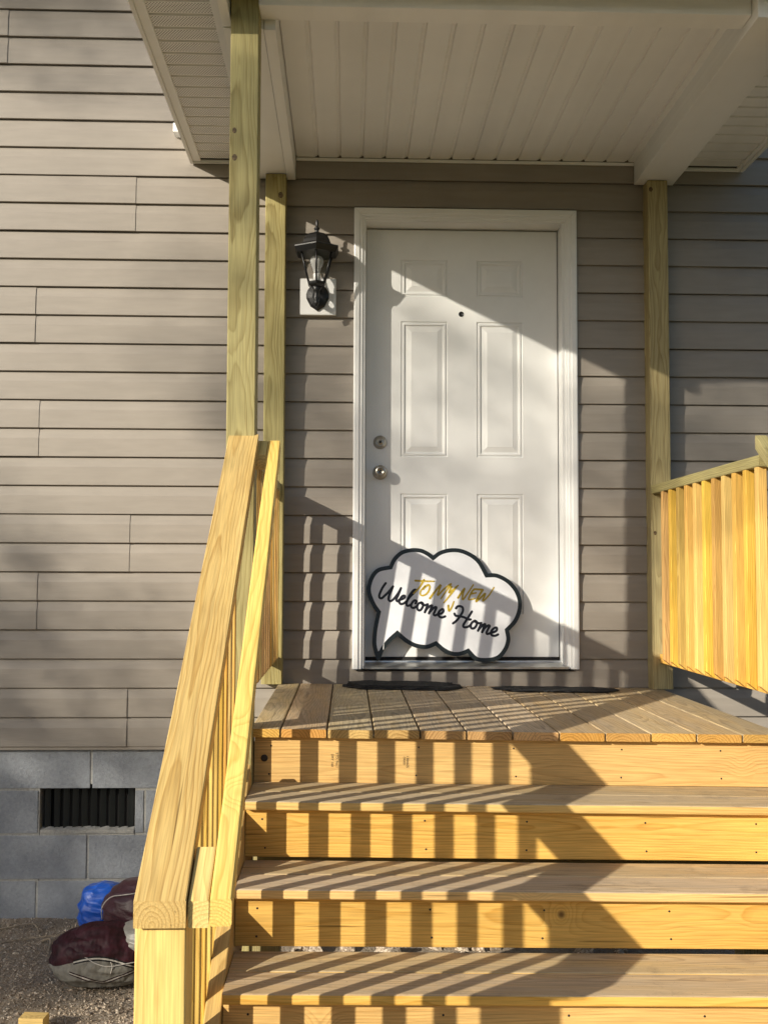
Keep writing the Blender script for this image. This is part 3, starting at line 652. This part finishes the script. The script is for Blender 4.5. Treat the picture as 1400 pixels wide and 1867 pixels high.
# ---------------------------------------------------------------- speech-bubble sign leaning on the door
sign = thing('welcome_sign', 'white speech-bubble welcome sign with dark border leaning on the door', 'sign', (16, .2, 4.4))
tilt = math.atan2(2.7, 19.3)
SM = T(0, .2, 4.4) @ Matrix.Rotation(math.pi/2-tilt, 4, 'X')        # local X right, local Y up the sign, local Z towards the viewer
def outline():
    o = []
    for seg in SIGN_OUTLINE:
        o += [tuple(p) for p in smooth_path([Vector((x, y, 0)) for x, y in seg], 4)[:-1]]
    return [(p[0], p[1]) for p in o]
OUTL = outline()
def inset(P, d):
    n = len(P); o = []
    area = sum(P[i][0]*P[(i+1) % n][1]-P[(i+1) % n][0]*P[i][1] for i in range(n))
    sg = 1 if area > 0 else -1
    for i in range(n):
        a, b, c = Vector(P[i-1]), Vector(P[i]), Vector(P[(i+1) % n])
        e1 = (b-a).normalized(); e2 = (c-b).normalized()
        n1 = Vector((-e1.y, e1.x))*sg; n2 = Vector((-e2.y, e2.x))*sg
        m = (n1+n2).normalized(); k = d/max(.45, m.dot(n1)); q = b+m*k
        o.append((q.x, q.y))
    return o
def slab(P, z0, z1, mat, nm, bev=0):
    n = len(P); vs = [(x, y, z0) for x, y in P]+[(x, y, z1) for x, y in P]
    cw = sum(P[i][0]*P[(i+1) % n][1]-P[(i+1) % n][0]*P[i][1] for i in range(n)) < 0
    f = [tuple(range(n, 2*n)), tuple(range(n-1, -1, -1))]+[(i, (i+1) % n, n+(i+1) % n, n+i) for i in range(n)]
    if cw: f = [t[::-1] for t in f]
    return mesh(nm, vs, f, mat)
put('border', slab(OUTL, 0, .16, M_SIGNB, 'border'), sign, SM)
def clean(P, d):
    n = len(OUTL); o = []
    for p in P:
        q = Vector(p); md = 9
        for i in range(n):
            a, b = Vector(OUTL[i]), Vector(OUTL[(i+1) % n]); e = b-a; L2 = e.length_squared
            u = max(0, min(1, (q-a).dot(e)/L2)) if L2 > 1e-9 else 0
            md = min(md, (a+e*u-q).length)
        if md > d*.93: o.append(p)
    return o
put('panel', slab(clean(inset(OUTL, .72), .72), .1, .175, M_SIGNW, 'panel'), sign, SM)
def stroke(pts, wd, z, taper=0.0):
    P = smooth_path([Vector((x, y, 0)) for x, y in pts], 5); vs = []; fs = []; n = len(P)
    for i, p in enumerate(P):
        d = (P[min(i+1, n-1)]-P[max(i-1, 0)]).normalized(); nn = Vector((-d.y, d.x, 0))
        u = i/(n-1); ww = wd*(1-taper*u)
        vs += [tuple(p+nn*ww/2+Vector((0, 0, z))), tuple(p-nn*ww/2+Vector((0, 0, z)))]
    for i in range(n-1): fs.append((2*i+1, 2*i+3, 2*i+2, 2*i)[::-1])
    for c, s in ((P[0], 1), (P[-1], 1-taper)):                     # round ends
        k = len(vs); vs += [(c.x+wd*s/2*math.cos(a*math.pi/5), c.y+wd*s/2*math.sin(a*math.pi/5), z) for a in range(10)]; fs.append(tuple(range(k, k+10)))
    return vs, fs
def lettering(nm, strokes, wd, mat, taper, z):
    V = []; F = []
    for i, s in enumerate(strokes):
        v, f = stroke(s, wd, z+i*.0012, taper); k = len(V); V += v; F += [tuple(a+k for a in t) for t in f]
    put(nm, mesh(nm, V, F, mat), sign, SM)
lettering('lettering', SIGN_BLACK, .42, M_INK, 0, .182)
lettering('handwriting', SIGN_GOLD, .38, M_GOLD, .35, .21)
put('fold_crease', mesh('fold_crease', [(6.75, 12.9, .178), (6.85, 12.9, .178), (6.25, 1.9, .178), (6.1, 1.9, .178)], [(0, 3, 2, 1)], M_TRIM), sign, SM)

# ---------------------------------------------------------------- torn black strips on the deck by the wall
def strip(x0, x1, y0, y1, label, seed, layers, h):
    rr = random.Random(seed); t = thing('rubber_strip', label, 'rubber strip', ((x0+x1)/2, (y0+y1)/2, zd((x0+x1)/2)), 'torn black strips along the wall')
    for L in range(layers):
        bm = bmesh.new(); n = 40; rows = []
        xa = x0+rr.uniform(0, 2.5)*L; xb = x1-rr.uniform(0, 3)*L
        for i in range(n+1):
            u = i/n; x = xa+(xb-xa)*u
            env = min(1, u*6+.1)*min(1, (1-u)*6+.15)
            jg = rr.uniform(-.5, .5)
            a = y0+(1-env)*(y1-y0)*.55+jg*.6+L*.6; b = y1-(1-env)*(y1-y0)*.15+rr.uniform(-.25, .25)-L*.3
            z = zd(x)+.06+L*.28+h*env*(.6+.5*noise.noise(Vector((x*.35, L*3.1, seed))))
            rows.append([bm.verts.new((x, a, zd(x)+.03+L*.2)), bm.verts.new((x, a+.15, z*.6+.4*zd(x)+.1)), bm.verts.new((x, (a+b)/2, z+.25*noise.noise(Vector((x, L, 2))))), bm.verts.new((x, b, z))])
        for r0, r1 in zip(rows, rows[1:]):
            for k in range(3): bm.faces.new((r0[k], r1[k], r1[k+1], r0[k+1]))
        put('layer', bm_mesh('layer', bm, M_RUBBER), t)
strip(-.8, 19.3, -9.6, -1.5, 'ragged black rubber strip in layers below the left of the door', 3, 3, .16)
strip(24.2, 45.4, -10.0, -2.5, 'flat straight black rubber strip below the right of the door', 8, 1, .16)

# ---------------------------------------------------------------- clothes bags on the dirt
def cloth(name, c, c2=None, rough=.5, sheen=.1):
    m, t, p = mat_new(name); b = NB(t); co = b.n('ShaderNodeNewGeometry').outputs['Position']
    n = b.noise(co, 30.0, 4.0, .6)
    t.links.new(b.mix(b.mr(n, .3, .7, 0, .6), col(c), col(c2 or [k*.55 for k in c])), p.inputs['Base Color'])
    p.inputs['Roughness'].default_value = rough; p.inputs['Sheen Weight'].default_value = sheen
    x, y, z = b.sep(co)
    wr = b.noise(b.xyz(b.m('MULTIPLY', x, 16), b.m('MULTIPLY', y, 22), b.m('MULTIPLY', z, 34)), 1.0, 3.0)
    b.bump(wr, .45, .010, p)
    return m
M_MAROON = cloth('maroon_satin', (.036, .004, .010), rough=.5)
M_GREYF = cloth('grey_satin', (.22, .21, .185), (.15, .145, .13), rough=.45)
M_BLKF = cloth('black_satin', (.008, .008, .009), rough=.5)
M_PIPE = cloth('white_piping', (.50, .47, .43), rough=.6)
M_BLUE = cloth('blue_plastic', (.006, .11, .60), (.004, .06, .38), rough=.4)
def printed(name, cx, cz, rx, rz):
    """satin sewn from a maroon and a grey panel with black and white edging between them (flat print, laid out in the bag's own width and height)"""
    m, t, p = mat_new(name); b = NB(t); co = b.n('ShaderNodeNewGeometry').outputs['Position']
    x, y, z = b.sep(co); X = b.m('DIVIDE', b.m('SUBTRACT', x, cx*IN), rx*IN); Z = b.m('DIVIDE', b.m('SUBTRACT', z, cz*IN), rz*IN)
    n = b.noise(co, 30.0, 4.0, .6)
    e = b.m('SUBTRACT', b.m('ADD', b.m('MULTIPLY', b.m('SINE', b.m('ADD', b.m('MULTIPLY', X, 2.6), 1.5)), .26), -.02), b.m('MULTIPLY', X, .12))
    d = b.m('SUBTRACT', Z, e)
    c = b.mix(b.m('GREATER_THAN', d, 0.0), b.mix(b.mr(n, .3, .7, 0, 1), (.24, .23, .20, 1), (.14, .135, .12, 1)), b.mix(b.mr(n, .3, .7, 0, 1), (.040, .005, .011, 1), (.014, .003, .005, 1)))
    for off, wd, cc in ((0, .07, (.008, .007, .008, 1)), (.0, .022, (.42, .40, .36, 1))):
        c = b.mix(b.m('MULTIPLY', b.m('LESS_THAN', b.m('ABSOLUTE', d), wd), b.m('GREATER_THAN', X, -.45)), c, cc)
    e2 = b.m('ADD', b.m('MULTIPLY', b.m('ABSOLUTE', b.m('SUBTRACT', X, .05)), .55), -.52); d2 = b.m('SUBTRACT', Z, e2)
    for wd, cc in ((.06, (.02, .005, .008, 1)), (.02, (.42, .40, .36, 1))):
        c = b.mix(b.m('MULTIPLY', b.m('LESS_THAN', b.m('ABSOLUTE', d2), wd), b.m('MULTIPLY', b.m('LESS_THAN', d, .02), b.m('GREATER_THAN', X, -.52))), c, cc)
    t.links.new(c, p.inputs['Base Color']); p.inputs['Roughness'].default_value = .62; p.inputs['Specular IOR Level'].default_value = .3
    wr = b.noise(b.xyz(b.m('MULTIPLY', x, 22), b.m('MULTIPLY', y, 14), b.m('MULTIPLY', z, 9)), 1.0, 2.0)
    w2 = b.m('ABSOLUTE', b.m('SUBTRACT', b.noise(b.xyz(b.m('MULTIPLY', x, 9), b.m('MULTIPLY', y, 9), b.m('MULTIPLY', z, 13)), 1.0, 1.0), .5))
    b.bump(b.m('ADD', wr, b.m('MULTIPLY', w2, 2.5)), .9, .016, p)
    return m
def blob(name, parent, c, r, rule, mats, seed, amp=.12, rot=0.0, flat=None, freq=1.6, **kw):
    vs = []; fs = []; idx = []; nu, nv = 110, 70
    cr, sr = math.cos(rot), math.sin(rot)
    for j in range(nv+1):
        th_ = math.pi*j/nv
        for i in range(nu):
            ph = 2*math.pi*i/nu
            d = Vector((math.sin(th_)*math.cos(ph), math.sin(th_)*math.sin(ph), math.cos(th_)))
            k = 1+amp*noise.noise(d*freq+Vector((seed, 0, 0)))*1.6+amp*.7*noise.noise(Vector((d.x*freq*2.2, d.y*freq*2.2, d.z*freq*5))+Vector((0, seed, 0)))
            fd = Vector((d.x*freq*1.1+.5*d.z, d.y*freq*1.3, d.z*freq*2.6))
            k += amp*1.5*(.45-abs(noise.noise(fd+Vector((0, 0, seed*2))))*2)+amp*.6*(.4-abs(noise.noise(fd*2.3+Vector((seed, 0, 1))))*2)   # folds with sharp crests
            x, y, z = d.x*r[0]*k, d.y*r[1]*k, d.z*r[2]*k
            x, y = x*cr-y*sr, x*sr+y*cr
            z += c[2]
            if flat is not None: z = max(z, flat+.12*noise.noise(d*3))
            vs.append((c[0]+x, c[1]+y, z))
    for j in range(nv):
        for i in range(nu):
            k = (i+1) % nu; fs.append((j*nu+i, (j+1)*nu+i, (j+1)*nu+k, j*nu+k))
            p = [sum(vs[q][a] for q in fs[-1])/4 for a in range(3)]
            idx.append(rule((p[0]-c[0])/r[0], (p[1]-c[1])/r[1], (p[2]-c[2])/r[2]))
    return put(name, mesh(name, vs, fs, mats, idx, True), parent, **kw)
bag = thing('sports_bag', 'slumped maroon and grey satin sports bag with white piping beside the stair rail', 'bag', (-36, -24, GZ))
fl = GZ+.15
BC, BR = (-34.8, -25.2, -36.0), (7.9, 5.0, 4.7)
blob('lower_bag', bag, BC, BR, lambda x, y, z: 0, [printed('bag_print', BC[0], BC[2], BR[0], BR[2])], 3.1, .035, .10, fl, 1.0)
BC2 = (-30.6, -18.5, -31.4)
blob('upper_bag', bag, BC2, (6.6, 4.6, 4.6), lambda x, y, z: 0, [M_MAROON], 8.4, .03, -.2, None, 1.0)
blob('sleeve', bag, (-29.6, -25.6, -33.7), (4.6, 3.0, 2.7), lambda x, y, z: 0, [M_GREYF], 5.2, .035, -.5, None, 1.0)
def on_front(c, r, pts, off=.15, amp=.0):
    o = []
    for x, z in pts:
        k = max(0.0, 1-x*x-z*z); o.append((c[0]+x*r[0], c[1]-r[1]*math.sqrt(k)*1.02-off, max(c[2]+z*r[2], GZ+.3)))
    return smooth_path(o, 5)
for pts in ([(-.42, .22), (-.25, .28), (-.05, .12), (.2, .02), (.55, .06), (.8, .05)], [(.22, .14), (.25, .0), (.22, -.2)]):
    put('piping', tube('piping', on_front(BC, BR, pts, .02), .07, M_PIPE, 6), bag)
put('piping', tube('piping', on_front(BC2, (6.6, 4.6, 4.6), [(-.93, -.3), (-.9, .15), (-.7, .5), (-.4, .62), (-.1, .70), (0, .85)], .05), .075, M_PIPE, 6), bag)
bb = blob('plastic_bag', None, (-38.2, -10.2, -34.4), (4.3, 3.6, 4.9), lambda x, y, z: 0, [M_BLUE], 6.2, .06, .3, fl, .95, label='crumpled bright blue plastic bag behind the maroon bag', cat='plastic bag')

# ---------------------------------------------------------------- odds and ends on the dirt
o = board('wood_scrap', None, (-42.0, -41.4, GZ+.9), (-38.8, -41.7, GZ+.9), 2.2, 1.5, M_FRESH, label='short offcut of yellow pine lying on the dirt', cat='wood scrap')
M_TWIG = plain('dry_twig', (.30, .24, .17), .8, var=.3, scale=60)
TW = [([(-58, -3.5, 0), (-54, -3.6, .5), (-51.2, -4.0, .8), (-49.8, -6, .3)], .16, 'pale bent stick by the block wall at the left edge'), ([(-48.6, -9.0, .2), (-47.2, -9.6, .9), (-46.6, -11, .5), (-46.5, -12.6, .1)], .22, 'short hooked twig left of the blue bag'),
      ([(-55, -9, .2), (-51, -8.4, .5), (-46, -8.2, .9), (-43.5, -7.2, .4)], .12, 'thin dark root crossing the dirt before the wall')]
for pts, r, lab in TW: put('twig', tube('twig', smooth_path([(x, y, gz(x, y)+z) for x, y, z in pts], 4), r, M_TWIG, 6), label=lab, cat='twig', group='twigs on the dirt')
def stones(name, n, region, size, mat, label, cat, seed):
    rr = random.Random(seed); V = []; F = []
    bm = bmesh.new(); bmesh.ops.create_icosphere(bm, subdivisions=1, radius=1); base = [v.co.copy() for v in bm.verts]; fc = [tuple(v.index for v in f.verts) for f in bm.faces]; bm.free()
    for _ in range(n):
        x = rr.uniform(region[0], region[1]); y = rr.uniform(region[2], region[3]); s = rr.uniform(*size)*(1+1.5*rr.random()**6)
        q = Matrix.Rotation(rr.uniform(0, 6.28), 3, 'Z') @ Matrix.Rotation(rr.uniform(0, 6.28), 3, 'X')
        sc = Vector((rr.uniform(.7, 1.4), rr.uniform(.6, 1.2), rr.uniform(.4, .8))); k = len(V); z = gz(x, y)+s*.15
        for c in base:
            v = q @ Vector((c.x*sc.x, c.y*sc.y, c.z*sc.z))*s*rr.uniform(.85, 1.15); V.append((x+v.x, y+v.y, z+v.z))
        F += [tuple(a+k for a in f) for f in fc]
    return put(name, mesh(name, V, F, mat), label=label, cat=cat, kind='stuff')
def stone_mat():
    m, t, p = mat_new('gravel_stone'); b = NB(t); co = b.n('ShaderNodeNewGeometry').outputs['Position']
    v = b.n('ShaderNodeTexVoronoi', feature='F1'); v.inputs['Scale'].default_value = 130; b._in(v.inputs['Vector'], co)
    t.links.new(b.ramp(b.sep(v.outputs['Color'])[0], [(0, (.15, .11, .08, 1)), (.5, (.36, .285, .21, 1)), (1, (.58, .50, .40, 1))]), p.inputs['Base Color']); p.inputs['Roughness'].default_value = .9
    return m
M_STONE = stone_mat()
stones('gravel', 11000, (-66, -20, -50, 1), (.06, .17), M_STONE, 'fine pale gravel scattered over the dirt', 'gravel', 4)
stones('rubble', 420, (-10, 50, -100, -4), (.5, 1.3), M_STONE, 'pale broken rubble on the dirt under the stairs', 'rubble', 5)

# ---------------------------------------------------------------- trees out on the lot, towards the sun
M_BARK = plain('bark', (.10, .075, .055), .95, var=.3, scale=20, bump=.8, bscale=60)
def leafmat():
    m, t, p = mat_new('leaf'); b = NB(t); n = b.noise(b.n('ShaderNodeNewGeometry').outputs['Position'], 3.0, 3.0)
    t.links.new(b.mix(n, (.035, .07, .018, 1), (.10, .13, .035, 1)), p.inputs['Base Color']); p.inputs['Roughness'].default_value = .6
    return m
M_LEAF = leafmat()
def us(u, s): n = math.hypot(SUN_A, 1); return (u+SUN_A*s)/n, (-SUN_A*u+s)/n
def tree(name, label, u0, s0, clumps, size, seed, girth=6.5):
    """a tree seen against the sun: each clump of foliage is given by its place across the sun's rays (u sideways, v upwards), its radii and how much light it stops"""
    ce = math.cos(sky.sun_elevation); se = math.sin(sky.sun_elevation); rr = random.Random(seed)
    x, y = us(u0, s0); top = max((v-s0*se)/ce for u, v, a, b, f in clumps)
    t = thing(name, label, 'tree', (x, y, GZ), 'trees on the lot')
    put('trunk', tube('trunk', smooth_path([(x, y, GZ-4), (x+3, y+2, GZ+(top-GZ)*.35), (x-4, y+3, GZ+(top-GZ)*.7), (x, y, top)], 5), [girth*(1-.86*i/15) for i in range(16)], M_BARK, 10), t)
    V = []; F = []
    for u, v, ru, rv, f in clumps:
        sj = s0+rr.uniform(-30, 30); cx, cy = us(u, sj); cz = (v-sj*se)/ce
        z0 = max(min(cz-12, top-10), GZ+30); mid = (Vector((x, y, z0))+Vector((cx, cy, cz)))/2+Vector((0, 0, -5))
        put('limb', tube('limb', smooth_path([(x, y, z0), tuple(mid), (cx, cy, cz)], 5), [girth*(.25-.19*i/10) for i in range(11)], M_BARK, 6), t)
        n = int(-math.log(1-f)*math.pi*ru*rv*1.15/(.5*1.05*size*size))
        for _ in range(n):
            while True:
                d = Vector((rr.uniform(-1, 1), rr.uniform(-1, 1), rr.uniform(-1, 1)))
                if d.length < 1 and rr.random() > d.length**3*.7: break
            px, py = us(u+d.x*ru*1.15, sj+d.y*max(ru, rv)); p = Vector((px, py, (v+d.z*rv*1.15-sj*se)/ce))
            q = Matrix.Rotation(rr.uniform(0, 6.28), 3, 'Z') @ Matrix.Rotation(rr.uniform(0, 6.28), 3, 'X'); sz = size*rr.uniform(.7, 1.25); k0 = len(V)
            for a, b_ in ((0, -1), (.45, -.2), (.3, .6), (0, 1), (-.3, .6), (-.45, -.2)): V.append(tuple(p+q @ Vector((a*sz, b_*sz, .12*sz*abs(a)))))
            F.append(tuple(range(k0, k0+6)))
    put('crown', mesh('crown', V, F, M_LEAF), t)
tree('young_tree', 'bushy young tree standing at the left of the lot across from the porch', -60, -560, [(-45, -25, 28, 22, .6), (-75, -30, 36, 32, .8), (-40, -60, 30, 26, .8), (-18, -62, 20, 16, .6), (-75, -80, 38, 34, .8), (-32, -8, 22, 16, .4), (-56, 4, 26, 16, .4), (-32, -95, 42, 28, .8), (-9, -48, 12, 11, .75)], 1.5, 11)
tree('tall_tree', 'tall sparse tree across the lot in the low sun', 150, -700, [(54, 64, 20, 17, .55), (76, 84, 28, 24, .55), (45, 84, 22, 18, .45), (34, 52, 13, 11, .35), (-4, 42, 11, 11, .4), (14, 46, 34, 30, .40), (8, 62, 18, 14, .15), (92, 60, 18, 20, .45), (110, 80, 30, 26, .6), (130, 60, 28, 26, .6)], 1.5, 21)
tree('sapling', 'slender sapling with a small high crown across from the porch', 12, -560, [(25, 12, 12, 7, .5), (17, -2, 15, 8, .8), (4, -2, 9, 7, .6)], 1.5, 41, 2.2)
tree('tall_tree', 'tall dense tree at the far left of the lot', -85, -690, [(-62, 110, 34, 25, .7), (-36, 98, 18, 15, .45), (-80, 80, 28, 22, .45), (-98, 95, 28, 28, .7), (-66, 60, 16, 16, .25)], 1.5, 31)
# unseen ring of foliage, added to block low sky light from the porch
rr = random.Random(77); V = []; F = []
for _ in range(9000):
    a = math.radians(rr.uniform(-205, 25)); R_ = rr.uniform(1750, 2150); z = GZ+rr.random()*(260+80*noise.noise(Vector((a*6, 0, 0)))+40*rr.random())
    p = Vector((R_*math.cos(a), -150+R_*math.sin(a), z)); sz = rr.uniform(22, 48)
    q = Matrix.Rotation(rr.uniform(0, 6.28), 3, 'Z') @ Matrix.Rotation(rr.uniform(0, 6.28), 3, 'X'); k0 = len(V)
    for c_, b_ in ((0, -1), (.6, -.3), (.5, .5), (0, 1), (-.5, .5), (-.6, -.3)): V.append(tuple(p+q @ Vector((c_*sz, b_*sz, 0))))
    F.append(tuple(range(k0, k0+6)))
put('added_treeline', mesh('added_treeline', V, F, M_LEAF), label='unseen ring of foliage added to block low sky light', cat='added_treeline', kind='stuff')
